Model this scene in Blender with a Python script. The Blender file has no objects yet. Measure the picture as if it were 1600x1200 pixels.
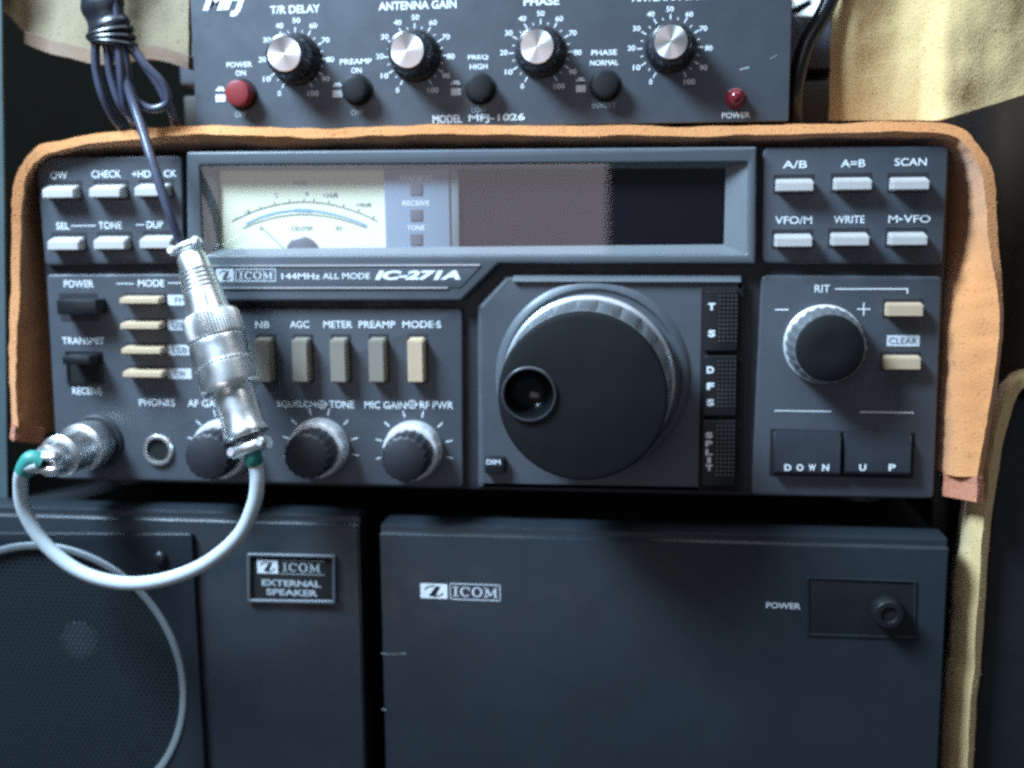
import bpy, bmesh, math, random
from mathutils import Vector, Matrix, noise
random.seed(7)
S = 0.0002                       # one drawing unit is 0.2 mm; the radio's face is 1430 units (286 mm) wide
PI = math.pi
sc = bpy.context.scene
col = sc.collection

# ------------------------------------------------------------------ camera
CP = Vector((276.09, -1689.05, 155.6))
RM = Matrix.Rotation(0.12484274, 3, 'Z') @ Matrix.Rotation(-0.14513052, 3, 'X') @ Matrix.Rotation(0.00789262, 3, 'Y')
FL = 1700.0
cam_d = bpy.data.cameras.new('camera'); cam = bpy.data.objects.new('camera', cam_d); col.objects.link(cam)
cm = Matrix((RM.col[0], RM.col[2], -RM.col[1])).transposed().to_4x4()
cm.translation = CP * S
cam.matrix_world = cm
cam_d.sensor_width = 36; cam_d.lens = 36 * FL / 1600
cam_d.clip_start = 0.02; cam_d.clip_end = 20
cam_d.dof.use_dof = True; cam_d.dof.focus_distance = 1530 * S; cam_d.dof.aperture_fstop = 8.0
sc.camera = cam

HO = 0.0
def at(px, py, h=0.0):
    """where the sight line through a measured point meets the plane h units in front of the radio's face"""
    d = RM @ Vector(((px - 800) / FL, 1.0, -(py - 600) / FL))
    t = (-h - HO - CP.y) / d.y
    return CP + d * t + Vector((0, HO, 0))
def K(px, py, h=0.0):
    """units per photo point round that place"""
    return ((at(px + 10, py, h) - at(px - 10, py, h)).x + (at(px, py - 10, h) - at(px, py + 10, h)).z) / 40
def xz(px, py, h=0.0):
    p = at(px, py, h); return (p.x, p.z)
def rect(x0, y0, x1, y1, h=0.0):
    a, b, c, d = xz(x0, y0, h), xz(x1, y0, h), xz(x1, y1, h), xz(x0, y1, h)
    return ((a[0] + d[0]) / 2, (b[0] + c[0]) / 2, (c[1] + d[1]) / 2, (a[1] + b[1]) / 2)   # xa xb za zb

# ------------------------------------------------------------------ materials
def mat(name, c, rough=0.5, metal=0.0, var=0.12, vscale=60, bump=0.0, bscale=2500, spec=0.5, rvar=0.08, coat=0.0, aniso=0.0):
    m = bpy.data.materials.new(name); m.use_nodes = True
    nt = m.node_tree; N = nt.nodes; L = nt.links; p = N['Principled BSDF']
    p.inputs['Metallic'].default_value = metal
    p.inputs['Specular IOR Level'].default_value = spec
    p.inputs['Coat Weight'].default_value = coat
    p.inputs['Anisotropic'].default_value = aniso
    tc = N.new('ShaderNodeTexCoord')
    n = N.new('ShaderNodeTexNoise'); n.inputs['Scale'].default_value = vscale; n.inputs['Detail'].default_value = 6
    L.new(tc.outputs['Object'], n.inputs['Vector'])
    mx = N.new('ShaderNodeMix'); mx.data_type = 'RGBA'
    mx.inputs[6].default_value = (*[x * (1 - var) for x in c], 1); mx.inputs[7].default_value = (*[min(1, x * (1 + var)) for x in c], 1)
    L.new(n.outputs['Fac'], mx.inputs[0]); L.new(mx.outputs[2], p.inputs['Base Color'])
    mr = N.new('ShaderNodeMapRange'); mr.inputs[1].default_value = 0.3; mr.inputs[2].default_value = 0.7
    mr.inputs[3].default_value = max(0.02, rough - rvar); mr.inputs[4].default_value = min(1, rough + rvar)
    n2 = N.new('ShaderNodeTexNoise'); n2.inputs['Scale'].default_value = vscale * 2.3; n2.inputs['Detail'].default_value = 8
    L.new(tc.outputs['Object'], n2.inputs['Vector']); L.new(n2.outputs['Fac'], mr.inputs[0]); L.new(mr.outputs[0], p.inputs['Roughness'])
    if bump:
        b = N.new('ShaderNodeBump'); b.inputs['Strength'].default_value = bump; b.inputs['Distance'].default_value = 0.0002
        n3 = N.new('ShaderNodeTexNoise'); n3.inputs['Scale'].default_value = bscale; n3.inputs['Detail'].default_value = 3
        L.new(tc.outputs['Object'], n3.inputs['Vector']); L.new(n3.outputs['Fac'], b.inputs['Height']); L.new(b.outputs[0], p.inputs['Normal'])
    return m
M = {}
M['panel'] = mat('charcoal_paint', (.058, .066, .078), .46, bump=.18, bscale=2200, var=.15)
M['groove'] = mat('groove_black', (.016, .017, .022), .6)
M['bezel'] = mat('bezel_plastic', (.08, .092, .105), .42, bump=.1, var=.1)
M['funnel'] = mat('window_surround', (.17, .185, .20), .5, var=.08)
M['case'] = mat('case_paint', (.012, .014, .016), .45, spec=.3, bump=.4, bscale=1400, var=.2)
M['psu'] = mat('psu_paint', (.016, .021, .026), .32, spec=.18, bump=.3, bscale=1500, var=.2)
M['black'] = mat('black_plastic', (.010, .011, .013), .38, bump=.05, spec=.35)
M['gloss'] = mat('gloss_black', (.026, .029, .036), .28)
M['rubber'] = mat('black_rubber', (.014, .015, .02), .55)
M['void'] = mat('dark_hole', (.003, .003, .004), .9)
M['knobface'] = mat('knob_face', (.009, .010, .011), .55, bump=.15, spec=.18)
M['knobside'] = mat('knob_side', (.42, .44, .46), .34, metal=.5, rvar=.05)
M['alu'] = mat('aluminium', (.82, .84, .86), .36, metal=1.0, var=.06, rvar=.07)
M['nickel'] = mat('nickel_plate', (.86, .88, .88), .34, metal=1.0, var=.05, rvar=.08)
M['steeldark'] = mat('dark_steel', (.3, .31, .32), .32, metal=1.0)
M['cup'] = mat('finger_cup', (.006, .007, .008), .2, spec=.3, rvar=.03)
M['grip'] = mat('knob_grip', (.20, .215, .23), .3, metal=.55, rvar=.04)
M['satin'] = mat('satin_silver', (.74, .76, .78), .36, metal=.45, var=.05)
M['button'] = mat('silver_button', (.50, .48, .46), .36, metal=.1, var=.06)
M['ringgrey'] = mat('ring_grey', (.23, .26, .28), .4, metal=.4)
M['dustcap'] = mat('dust_cap', (.05, .06, .07), .5)
M['cream'] = mat('cream_button', (.50, .38, .25), .5, var=.07)
M['olive'] = mat('olive_button', (.22, .195, .155), .5, var=.07)
M['white'] = mat('white_ink', (.78, .82, .84), .6, var=.05)
M['dimwhite'] = mat('grey_and_shaded_ink', (.36, .40, .42), .6, var=.1)
M['label'] = mat('label_white', (.62, .66, .70), .6, var=.05)
M['dark_ink'] = mat('dark_ink', (.10, .13, .17), .6)
M['faint_ink'] = mat('faint_ink', (.30, .36, .36), .6)
M['blue_ink'] = mat('blue_ink', (.16, .38, .66), .6)
M['dial'] = mat('meter_dial', (.84, .82, .60), .7, var=.02)
M['lilac'] = mat('indicator_grey', (.22, .27, .34), .55, var=.04)
M['lamp'] = mat('unlit_lamp', (.10, .105, .13), .3)
M['display'] = mat('display_filter', (.010, .006, .012), .7, spec=.05)
M['silverline'] = mat('silver_line', (.62, .66, .7), .35, metal=.7)
M['red'] = mat('red_button', (.22, .018, .02), .4)
M['redlamp'] = mat('red_lamp', (.16, .012, .02), .12)
M['teal'] = mat('teal_tape', (.03, .22, .19), .45)
M['cable_white'] = mat('white_cable', (.50, .56, .59), .42, var=.06, vscale=30)
M['paper'] = mat('paper', (.74, .78, .78), .8, var=.05)
M['grey_case'] = mat('grey_case', (.07, .075, .09), .5, var=.2)
M['brown'] = mat('brown_case', (.03, .026, .022), .6)
M['post'] = mat('blue_grey_metal', (.06, .09, .10), .4, var=.2)
M['desk'] = mat('desk_top', (.03, .024, .02), .6)
M['gloom'] = mat('dark_backdrop', (.005, .005, .004), .95, spec=0)
M['led_white'] = mat('scratch', (.3, .34, .36), .6)

def cloth_mat(name, c, c2, scale=700):
    m = bpy.data.materials.new(name); m.use_nodes = True
    nt = m.node_tree; N = nt.nodes; L = nt.links; p = N['Principled BSDF']
    p.inputs['Roughness'].default_value = .95; p.inputs['Sheen Weight'].default_value = .35; p.inputs['Specular IOR Level'].default_value = .1
    tc = N.new('ShaderNodeTexCoord')
    n = N.new('ShaderNodeTexNoise'); n.inputs['Scale'].default_value = 38; n.inputs['Detail'].default_value = 8; n.inputs['Roughness'].default_value = .6
    L.new(tc.outputs['Object'], n.inputs['Vector'])
    cr = N.new('ShaderNodeValToRGB'); cr.color_ramp.elements[0].position = .32; cr.color_ramp.elements[1].position = .68
    cr.color_ramp.elements[0].color = (*c2, 1); cr.color_ramp.elements[1].color = (*c, 1)
    L.new(n.outputs['Fac'], cr.inputs[0])
    n2 = N.new('ShaderNodeTexNoise'); n2.inputs['Scale'].default_value = scale; n2.inputs['Detail'].default_value = 4
    L.new(tc.outputs['Object'], n2.inputs['Vector'])
    mx = N.new('ShaderNodeMix'); mx.data_type = 'RGBA'; mx.blend_type = 'MULTIPLY'; mx.inputs[0].default_value = .3
    L.new(cr.outputs[0], mx.inputs[6]); L.new(n2.outputs['Fac'], mx.inputs[7]); n.inputs['Scale'].default_value = 14; n2.inputs['Scale'].default_value = 1600
    L.new(mx.outputs[2], p.inputs['Base Color'])
    b = N.new('ShaderNodeBump'); b.inputs['Strength'].default_value = .5; b.inputs['Distance'].default_value = .0005
    L.new(n2.outputs['Fac'], b.inputs['Height']); L.new(b.outputs[0], p.inputs['Normal'])
    return m
M['cloth'] = cloth_mat('ochre_cloth', (.74, .33, .125), (.60, .24, .085))
M['hem'] = cloth_mat('pink_hem', (.62, .25, .14), (.50, .18, .09))
M['yellow'] = cloth_mat('yellow_cloth', (.72, .53, .25), (.66, .47, .22))
M['olivecloth'] = cloth_mat('grey_yellow_cloth', (.30, .235, .14), (.20, .16, .10))
M['brownhem'] = cloth_mat('brown_hem', (.30, .20, .13), (.2, .13, .09))

def glass_mat():
    m = bpy.data.materials.new('clear_window'); m.use_nodes = True
    nt = m.node_tree; N = nt.nodes; L = nt.links
    for n in list(N):
        if n.type == 'BSDF_PRINCIPLED': N.remove(n)
    out = [n for n in N if n.type == 'OUTPUT_MATERIAL'][0]
    lw = N.new('ShaderNodeLayerWeight'); lw.inputs['Blend'].default_value = .5
    pw = N.new('ShaderNodeMath'); pw.operation = 'POWER'; pw.inputs[1].default_value = 5; L.new(lw.outputs['Facing'], pw.inputs[0])
    f = N.new('ShaderNodeMath'); f.operation = 'MULTIPLY_ADD'; f.inputs[1].default_value = .93; f.inputs[2].default_value = .06; L.new(pw.outputs[0], f.inputs[0])
    t = N.new('ShaderNodeBsdfTransparent'); t.inputs[0].default_value = (.97, .985, .98, 1)
    g = N.new('ShaderNodeBsdfGlossy'); g.inputs['Roughness'].default_value = .012
    mx = N.new('ShaderNodeMixShader'); L.new(f.outputs[0], mx.inputs[0]); L.new(t.outputs[0], mx.inputs[1]); L.new(g.outputs[0], mx.inputs[2])
    L.new(mx.outputs[0], out.inputs['Surface'])
    return m
M['glass'] = glass_mat()

def grille_mat():
    """painted steel sheet pierced by staggered rows of small round holes"""
    m = bpy.data.materials.new('pierced_grille'); m.use_nodes = True
    nt = m.node_tree; N = nt.nodes; L = nt.links; p = N['Principled BSDF']
    p.inputs['Base Color'].default_value = (.012, .019, .024, 1); p.inputs['Roughness'].default_value = .55; p.inputs['Specular IOR Level'].default_value = .25
    tc = N.new('ShaderNodeTexCoord'); sp = N.new('ShaderNodeSeparateXYZ'); L.new(tc.outputs['Object'], sp.inputs[0])
    def mth(op, a, b=None, c=None):
        n = N.new('ShaderNodeMath'); n.operation = op
        for i, v in enumerate((a, b, c)):
            if v is None: continue
            if isinstance(v, (int, float)): n.inputs[i].default_value = v
            else: L.new(v, n.inputs[i])
        return n.outputs[0]
    P_ = 9.0 * S
    u = mth('DIVIDE', sp.outputs[0], P_); v = mth('DIVIDE', sp.outputs[2], P_ * .8)
    row = mth('FLOOR', v); odd = mth('MODULO', mth('ABSOLUTE', row), 2.0)
    u2 = mth('MULTIPLY_ADD', odd, .5, u)
    fu = mth('SUBTRACT', mth('FRACT', u2), .5); fv = mth('MULTIPLY', mth('SUBTRACT', mth('FRACT', v), .5), .8)
    d = mth('SQRT', mth('ADD', mth('MULTIPLY', fu, fu), mth('MULTIPLY', fv, fv)))
    hole = mth('LESS_THAN', d, .29)
    t = N.new('ShaderNodeBsdfTransparent'); mx = N.new('ShaderNodeMixShader')
    out = [n for n in N if n.type == 'OUTPUT_MATERIAL'][0]
    L.new(hole, mx.inputs[0]); L.new(p.outputs[0], mx.inputs[1]); L.new(t.outputs[0], mx.inputs[2]); L.new(mx.outputs[0], out.inputs['Surface'])
    return m
M['grille'] = grille_mat()

# ------------------------------------------------------------------ objects
WL = {}
def thing(name, label, cat, loc, group=None):
    o = bpy.data.objects.new(name, None); col.objects.link(o)
    o.empty_display_size = .01
    o.location = Vector(loc) * S; WL[o.name] = Vector(loc) * S
    o['label'] = label; o['category'] = cat
    if group: o['group'] = group
    return o
def link(name, bm, m, parent=None, label=None, cat=None, kind=None, sharp=35):
    """bm in drawing units -> mesh object with its origin at its own middle"""
    me = bpy.data.meshes.new(name)
    if isinstance(bm, bmesh.types.BMesh):
        bmesh.ops.recalc_face_normals(bm, faces=bm.faces[:])
        ys_ = [v.co.y for v in bm.verts]
        if max(ys_) - min(ys_) < 1.0:                                    # flat print and panes face the room
            bmesh.ops.reverse_faces(bm, faces=[f for f in bm.faces if f.normal.y > 0])
        bm.to_mesh(me); bm.free()
    vs = [v.co.copy() for v in me.vertices]
    lo = Vector([min(v[i] for v in vs) for i in range(3)]); hi = Vector([max(v[i] for v in vs) for i in range(3)])
    c = (lo + hi) / 2
    if kind or (parent is None): c.z = lo.z
    for v in me.vertices: v.co = (v.co - c) * S
    for p in me.polygons: p.use_smooth = True
    me.set_sharp_from_angle(angle=math.radians(sharp))
    me.materials.append(M[m])
    o = bpy.data.objects.new(name, me); col.objects.link(o)
    w = c * S
    if parent is not None:
        o.parent = parent; o.location = w - WL[parent.name]
    else: o.location = w
    WL[o.name] = w
    if label: o['label'] = label
    if cat: o['category'] = cat
    if kind: o['kind'] = kind
    return o

def box(bm, x0, x1, h0, h1, z0, z1, bev=0, segs=2):
    """h grows towards the camera"""
    vs = [bm.verts.new((x, -h, z)) for x in (x0, x1) for h in (h0, h1) for z in (z0, z1)]
    idx = [(0, 1, 3, 2), (4, 6, 7, 5), (0, 4, 5, 1), (2, 3, 7, 6), (0, 2, 6, 4), (1, 5, 7, 3)]
    fs = [bm.faces.new([vs[i] for i in f]) for f in idx]
    bmesh.ops.recalc_face_normals(bm, faces=fs)
    if bev:
        es = list({e for f in fs for e in f.edges})
        bmesh.ops.bevel(bm, geom=es, offset=bev, segments=segs, affect='EDGES', profile=.5)
    return bm
def B(*a, **k): return box(bmesh.new(), *a, **k)

def rounded(pts, r, n=6):
    if r <= 0: return list(pts)
    out = []
    L_ = len(pts)
    for i in range(L_):
        p0, p, p1 = Vector(pts[i - 1]), Vector(pts[i]), Vector(pts[(i + 1) % L_])
        a, b = (p0 - p), (p1 - p)
        k = min(r, a.length * .45, b.length * .45)
        s, e = p + a.normalized() * k, p + b.normalized() * k
        for j in range(n + 1):
            t = j / n
            q = (1 - t) ** 2 * s + 2 * t * (1 - t) * p + t * t * e
            out.append((q.x, q.y))
    return out
def slab(polys, h0, h1, bev=2, res=2):
    """polys: outlines in (x,z), the first the outer one, the others holes"""
    cu = bpy.data.curves.new('c', 'CURVE'); cu.dimensions = '2D'; cu.fill_mode = 'BOTH'
    for pl in polys:
        sp = cu.splines.new('POLY'); sp.points.add(len(pl) - 1); sp.use_cyclic_u = True
        for q, p in zip(pl, sp.points): p.co = (q[0], q[1], 0, 1)
    cu.extrude = max(0.01, (h1 - h0) / 2 - bev); cu.bevel_depth = bev; cu.bevel_resolution = res; cu.offset = -bev
    o = bpy.data.objects.new('c', cu); me = bpy.data.meshes.new_from_object(o)
    bm = bmesh.new(); bm.from_mesh(me)
    hc = (h0 + h1) / 2
    for v in bm.verts: v.co = Vector((v.co.x, -(hc + v.co.z), v.co.y))
    bmesh.ops.remove_doubles(bm, verts=bm.verts[:], dist=.01)
    bpy.data.objects.remove(o); bpy.data.curves.remove(cu); bpy.data.meshes.remove(me)
    return bm
def pslab(pp, h0, h1, bev=2, r=0, holes=()):
    return slab([rounded([xz(x, y, h1) for x, y in pp], r)] + [rounded([xz(x, y, h1) for x, y in hp], hr) for hp, hr in holes], h0, h1, bev)
def rslab(x0, y0, x1, y1, h0, h1, bev=2, r=0):
    a, b, c, d = rect(x0, y0, x1, y1, h1)
    return slab([rounded([(a, d), (b, d), (b, c), (a, c)], r)], h0, h1, bev)

def basis(axis):
    a = Vector(axis).normalized()
    u = a.cross(Vector((0, 0, 1)))
    if u.length < .1: u = a.cross(Vector((1, 0, 0)))
    u.normalize(); v = u.cross(a).normalized()
    return a, u, v
def lathe(bm, prof, o, axis=(0, -1, 0), seg=64, cap0=True, cap1=True, mod=None, k=1.0):
    """prof: (radius, distance along axis[, modulation]); mod(k, angle, row) scales the radius"""
    a, u, v = basis(axis); o = Vector(o); rings = []; RS = k
    for j, pr in enumerate(prof):
        r, t = pr[0], pr[1]; ring = []
        for k in range(seg):
            an = 2 * PI * k / seg
            rr = r * (1 + (mod(k, an, j) if mod and len(pr) > 2 else 0))
            ring.append(bm.verts.new(o + a * t + (u * math.cos(an) + v * math.sin(an)) * rr * RS))
        rings.append(ring)
    for r0, r1 in zip(rings, rings[1:]):
        for k in range(seg):
            bm.faces.new((r0[k], r0[(k + 1) % seg], r1[(k + 1) % seg], r1[k]))
    if cap0: bm.faces.new(rings[0][::-1])
    if cap1: bm.faces.new(rings[-1])
    return bm
def Lt(*a, **k): return lathe(bmesh.new(), *a, **k)

def crom(pts, n=10):
    P_ = [Vector(p) for p in pts]; P_ = [P_[0] * 2 - P_[1]] + P_ + [P_[-1] * 2 - P_[-2]]
    out = []
    for i in range(1, len(P_) - 2):
        for j in range(n):
            t = j / n; a, b, c, d = P_[i - 1], P_[i], P_[i + 1], P_[i + 2]
            out.append(.5 * ((2 * b) + (c - a) * t + (2 * a - 5 * b + 4 * c - d) * t * t + (3 * b - a - 3 * c + d) * t ** 3))
    out.append(P_[-2]); return out
def tube(bm, pts, r, seg=14, n=10, smooth=True, flat=1.0):
    C_ = crom(pts, n) if smooth else [Vector(p) for p in pts]
    tg = [(C_[min(i + 1, len(C_) - 1)] - C_[max(i - 1, 0)]).normalized() for i in range(len(C_))]
    u = tg[0].cross(Vector((0, 1, .2))).normalized(); rings = []
    for i, c in enumerate(C_):
        u = (u - tg[i] * u.dot(tg[i])).normalized(); w = tg[i].cross(u)
        rr = r(i / (len(C_) - 1)) if callable(r) else r
        rings.append([bm.verts.new(c + (u * math.cos(2 * PI * k / seg) + w * flat * math.sin(2 * PI * k / seg)) * rr) for k in range(seg)])
    for a, b in zip(rings, rings[1:]):
        for k in range(seg): bm.faces.new((a[k], a[(k + 1) % seg], b[(k + 1) % seg], b[k]))
    bm.faces.new(rings[0][::-1]); bm.faces.new(rings[-1])
    return bm
def Tb(*a, **k): return tube(bmesh.new(), *a, **k)

# text ----------------------------------------------------------------
def text_into(bm, s, cx, cy, w, hgt, h=0.0, bold=.0, shear=0.0, rot=0.0, spacing=1.0):
    """print the string s inside a w x hgt box (photo points) round (cx,cy) on the plane h"""
    cu = bpy.data.curves.new('t', 'FONT'); cu.body = s; cu.size = 10; cu.offset = bold * 10; cu.shear = shear; cu.space_character = spacing
    cu.resolution_u = 4
    o = bpy.data.objects.new('t', cu); me = bpy.data.meshes.new_from_object(o)
    xs = [v.co.x for v in me.vertices]; ys = [v.co.y for v in me.vertices]
    if xs:
        x0, x1, y0, y1 = min(xs), max(xs), min(ys), max(ys)
        c = at(cx, cy, h)
        W_ = w * (at(cx + 10, cy, h) - at(cx - 10, cy, h)).x / 20; H_ = hgt * (at(cx, cy - 10, h) - at(cx, cy + 10, h)).z / 20
        t = bmesh.new(); t.from_mesh(me)
        ca, sa = math.cos(rot), math.sin(rot)
        for v in t.verts:
            X = ((v.co.x - x0) / (x1 - x0) - .5) * W_; Z = ((v.co.y - y0) / max(1e-6, y1 - y0) - .5) * H_
            v.co = Vector((c.x + X * ca - Z * sa, -h, c.z + X * sa + Z * ca))
        tm = bpy.data.meshes.new('x'); t.to_mesh(tm); t.free(); bm.from_mesh(tm); bpy.data.meshes.remove(tm)
    bpy.data.objects.remove(o); bpy.data.curves.remove(cu); bpy.data.meshes.remove(me)
    return bm
def letter(parent, s, cx, cy, w, hgt, h=.6, m='white', name='lettering', **k):
    return link(name, text_into(bmesh.new(), s, cx, cy, w, hgt, h, **k), m, parent)
def quad(bm, pts):                                                      # flat printed shape, points (x,z) and plane h
    bm.faces.new([bm.verts.new(p) for p in pts])
def bar(bm, x0, y0, x1, y1, h=.6):
    a, b, c, d = rect(x0, y0, x1, y1, h); quad(bm, [(a, -h, c), (b, -h, c), (b, -h, d), (a, -h, d)])
def stroke(bm, pts, wd, h):
    """a printed line of width wd through (x,z) points on the plane h"""
    n = len(pts); P_ = [Vector(p) for p in pts]; l = []; r = []
    for i in range(n):
        t = (P_[min(i + 1, n - 1)] - P_[max(i - 1, 0)]).normalized(); q = Vector((-t.y, t.x)) * wd / 2
        l.append(bm.verts.new((P_[i].x + q.x, -h, P_[i].y + q.y))); r.append(bm.verts.new((P_[i].x - q.x, -h, P_[i].y - q.y)))
    for i in range(n - 1): bm.faces.new((l[i], l[i + 1], r[i + 1], r[i]))
def serif_word(bm, word, x0, y0, x1, y1, h, wt=.13):
    """letters I C O M in a slab-serif face, drawn stroke by stroke"""
    a, b, c, d = rect(x0, y0, x1, y1, h); n = len(word); wds = {'I': .62, 'C': 1, 'O': 1.05, 'M': 1.3}
    tot = sum(wds[q] for q in word) + .14 * (n - 1); k = (b - a) / tot; X = a; H_ = d - c
    for q in word:
        w = wds[q] * k; T = wt * H_ * 1.5; t = wt * H_ * .8
        def st(p, wd): stroke(bm, [(X + u * w, c + v * H_) for u, v in p], wd, h)
        if q == 'I': st([(.5, .04), (.5, .96)], T); st([(.05, .05), (.95, .05)], t); st([(.05, .95), (.95, .95)], t)
        if q == 'M':
            st([(.16, .04), (.16, .96)], t); st([(.84, .04), (.84, .96)], T)
            st([(.18, .95), (.5, .12)], T); st([(.5, .12), (.82, .95)], t)
            for u in (.14, .86): st([(u - .16, .05), (u + .16, .05)], t)
            st([(0, .95), (.26, .95)], t); st([(.74, .95), (1, .95)], t)
        if q in 'CO':
            s0, s1 = (0, 2 * PI) if q == 'O' else (.75, 2 * PI - .75)
            m_ = 24; L0 = []; R0 = []
            for i in range(m_ + 1):
                an = s0 + (s1 - s0) * i / m_; o_ = Vector((X + w / 2 + w / 2 * math.cos(an), c + H_ / 2 + H_ / 2 * math.sin(an)))
                i_ = Vector((X + w / 2 + (w / 2 - T) * math.cos(an), c + H_ / 2 + (H_ / 2 - t) * math.sin(an)))
                L0.append(bm.verts.new((o_.x, -h, o_.y))); R0.append(bm.verts.new((i_.x, -h, i_.y)))
            for i in range(m_): bm.faces.new((L0[i], L0[i + 1], R0[i + 1], R0[i]))
            if q == 'C': st([(.9, .62), (.9, .95)], t)
        X += w + .14 * k
    return bm
def emblem(parent, x0, y0, x1, y1, h, m='white', ink='psu'):
    bm = bmesh.new(); bar(bm, x0, y0, x1, y1, h); link('emblem_plate', bm, m, parent)
    bm = bmesh.new(); a, b, c, d = rect(x0, y0, x1, y1, h + .5); cx, cz = (a + b) / 2, (c + d) / 2; w, H_ = (b - a), (d - c)
    q = [(cx - .02 * w + .10 * w, cz + .34 * H_), (cx + .24 * w, cz + .34 * H_), (cx + .04 * w, cz - .34 * H_), (cx - .20 * w, cz - .34 * H_)]
    quad(bm, [(x, -h - .5, z) for x, z in q])
    for s in (1, -1):                                                   # the two arms that curl round the slanted bar
        pts = []
        for i in range(13):
            an = (PI * .5 + i / 12 * PI * .42) if s > 0 else (-PI * .5 + i / 12 * PI * .42)
            pts.append((cx + w * .38 * math.cos(an) + (.03 * w * s), cz + H_ * .36 * math.sin(an)))
        stroke(bm, pts, H_ * .07, h + .5)
    link('emblem', bm, ink, parent)

def knurl(k, an, j): return .025 if k % 2 else -.02
def diamond(k, an, j): return .022 if (k + j) % 2 else -.018

# ================================================================== RADIO
XL, XR, ZB, ZT = -715, 715, -268.5, 268.5
radio = thing('radio_transceiver', 'wide charcoal radio transceiver with round tuning knob and signal meter under the ochre cloth', 'radio', (0, 500, ZB - 14))
bm = B(XL + 14, XR - 14, -1250, -34, ZB + 10, ZT - 6, bev=6)
link('case', bm, 'case', radio)
for x, hh in ((-620, -80), (620, -80), (-620, -1150), (620, -1150)):
    link('foot', Lt([(30, 0), (34, 3), (34, 24), (30, 27)], (x, -hh, ZB - 17), (0, 0, 1), seg=24), 'rubber', radio)
face = link('front_panel', slab([rounded([(XL, ZT), (XR, ZT), (XR, ZB), (XL, ZB)], 20), [xz(*p) for p in ((303, 252), (1176, 248), (1174, 403), (309, 406))]], -36, -11, 2), 'groove', radio)

P = 'panel'
def sect(pp, h0=-12, h1=0, bev=3, r=6, m='panel', name='panel_section', parent=None):
    return link(name, pslab(pp, h0, h1, bev, r), m, parent or face)
# keypad sections, left and right, upper and lower
sect([(56, 246), (284, 243), (287, 411), (70, 415)], r=10)
sect([(72, 429), (286, 428), (287, 481), (722, 481), (724, 762), (90, 748)], r=8)
sect([(1192, 231), (1483, 228), (1473, 414), (1190, 412)], r=10)
sect([(1190, 430), (1472, 432), (1459, 779), (1174, 774)], r=8)
# tuning panel with its sloping corner
sect([(790, 430), (1163, 430), (1158, 771), (746, 763), (745, 478)], h0=-20, h1=2, bev=9, r=3)
def lip(p, q, hgt, name='highlight_lip'):
    (x0, y0), (x1, y1) = p, q; bm = bmesh.new(); rows = []
    A, C_ = at(x0, y0, 2), at(x1, y1, 2)
    for P_ in (A, C_):
        rows.append([bm.verts.new((P_.x, y, P_.z + z)) for y, z in ((6, 0), (-2.2, 0), (-9, -hgt), (6, -hgt))])
    for i in range(4):
        j = (i + 1) % 4; bm.faces.new((rows[0][i], rows[0][j], rows[1][j], rows[1][i]))
    bm.faces.new(rows[0][::-1]); bm.faces.new(rows[1])
    bmesh.ops.recalc_face_normals(bm, faces=bm.faces[:])
    bmesh.ops.bevel(bm, geom=bm.edges[:], offset=.8, segments=2, affect='EDGES')
    link(name, bm, 'bezel', face)
lip((802, 430), (1158, 430.5), 10)  # added sloping strip in lighter plastic for the bright highlight on this edge
# bezel and its slanted lower edge
hb = 14
bez = link('bezel', pslab([(291, 237), (1183, 229), (1181, 413), (778, 412), (720, 470), (293, 471)], -12, hb, 4, 4,
           holes=[([(312, 259), (1169, 254), (1167, 397), (318, 398)], 4)]), 'bezel', radio)
# sloping surround between the bezel and the windows
bm = bmesh.new()
o4 = [xz(x, y, 9) for x, y in ((312, 259), (1169, 254), (1167, 397), (318, 398))]
o4 = [(o4[0][0] - 1, o4[0][1] + 1), (o4[1][0] + 1, o4[1][1] + 1), (o4[2][0] + 1, o4[2][1] - 1), (o4[3][0] - 1, o4[3][1] - 1)]
i4 = [xz(x, y, -8) for x, y in ((340, 266), (1134, 263), (1131, 382), (342, 389))]
vo = [bm.verts.new((x, -9, z)) for x, z in o4]; vi = [bm.verts.new((x, 8, z)) for x, z in i4]; vb = [bm.verts.new((x, 10.5, z)) for x, z in i4]
for i in range(4):
    j = (i + 1) % 4
    bm.faces.new((vo[i], vo[j], vi[j], vi[i])); bm.faces.new((vi[i], vi[j], vb[j], vb[i]))
link('window_surround', bm, 'funnel', bez)
# meter, deep behind the front
mt = link('meter', B(*[rect(340, 262, 602, 396, -15)[0] - 8, rect(340, 262, 602, 396, -15)[1]], -24, -15, rect(340, 262, 602, 396, -15)[2] - 5, rect(340, 262, 602, 396, -15)[3] + 8), 'dial', radio)
HM = -14.4
def arcpts(px, n=28):
    (ax, ay), (bx, by), (cx_, cy_) = px; out = []
    for i in range(n + 1):
        t = i / n; mx, my = 2 * bx - (ax + cx_) / 2, 2 * by - (ay + cy_) / 2
        out.append(xz((1 - t) ** 2 * ax + 2 * t * (1 - t) * mx + t * t * cx_, (1 - t) ** 2 * ay + 2 * t * (1 - t) * my + t * t * cy_, HM))
    return out
bm = bmesh.new(); stroke(bm, arcpts(((362, 346), (475, 315.5), (590, 346))), 1.6, HM)
stroke(bm, arcpts(((379, 357), (473, 335), (572, 356))), 1.6, HM)
for k in range(11):
    A = arcpts(((362, 346), (475, 315.5), (590, 346)), 30)[1 + k * 28 // 10 if k < 10 else 29]
    stroke(bm, [A, (A[0] + (k - 5) * .5, A[1] + 6)], 1.2, HM)
link('meter_scale', bm, 'dark_ink', mt)
bm = bmesh.new(); stroke(bm, arcpts(((384, 350), (473, 328.5), (574, 353))), 2.6, HM + .2); stroke(bm, [xz(460, 328, HM + .4), xz(487, 329, HM + .4)], 4.2, HM + .4)
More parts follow.
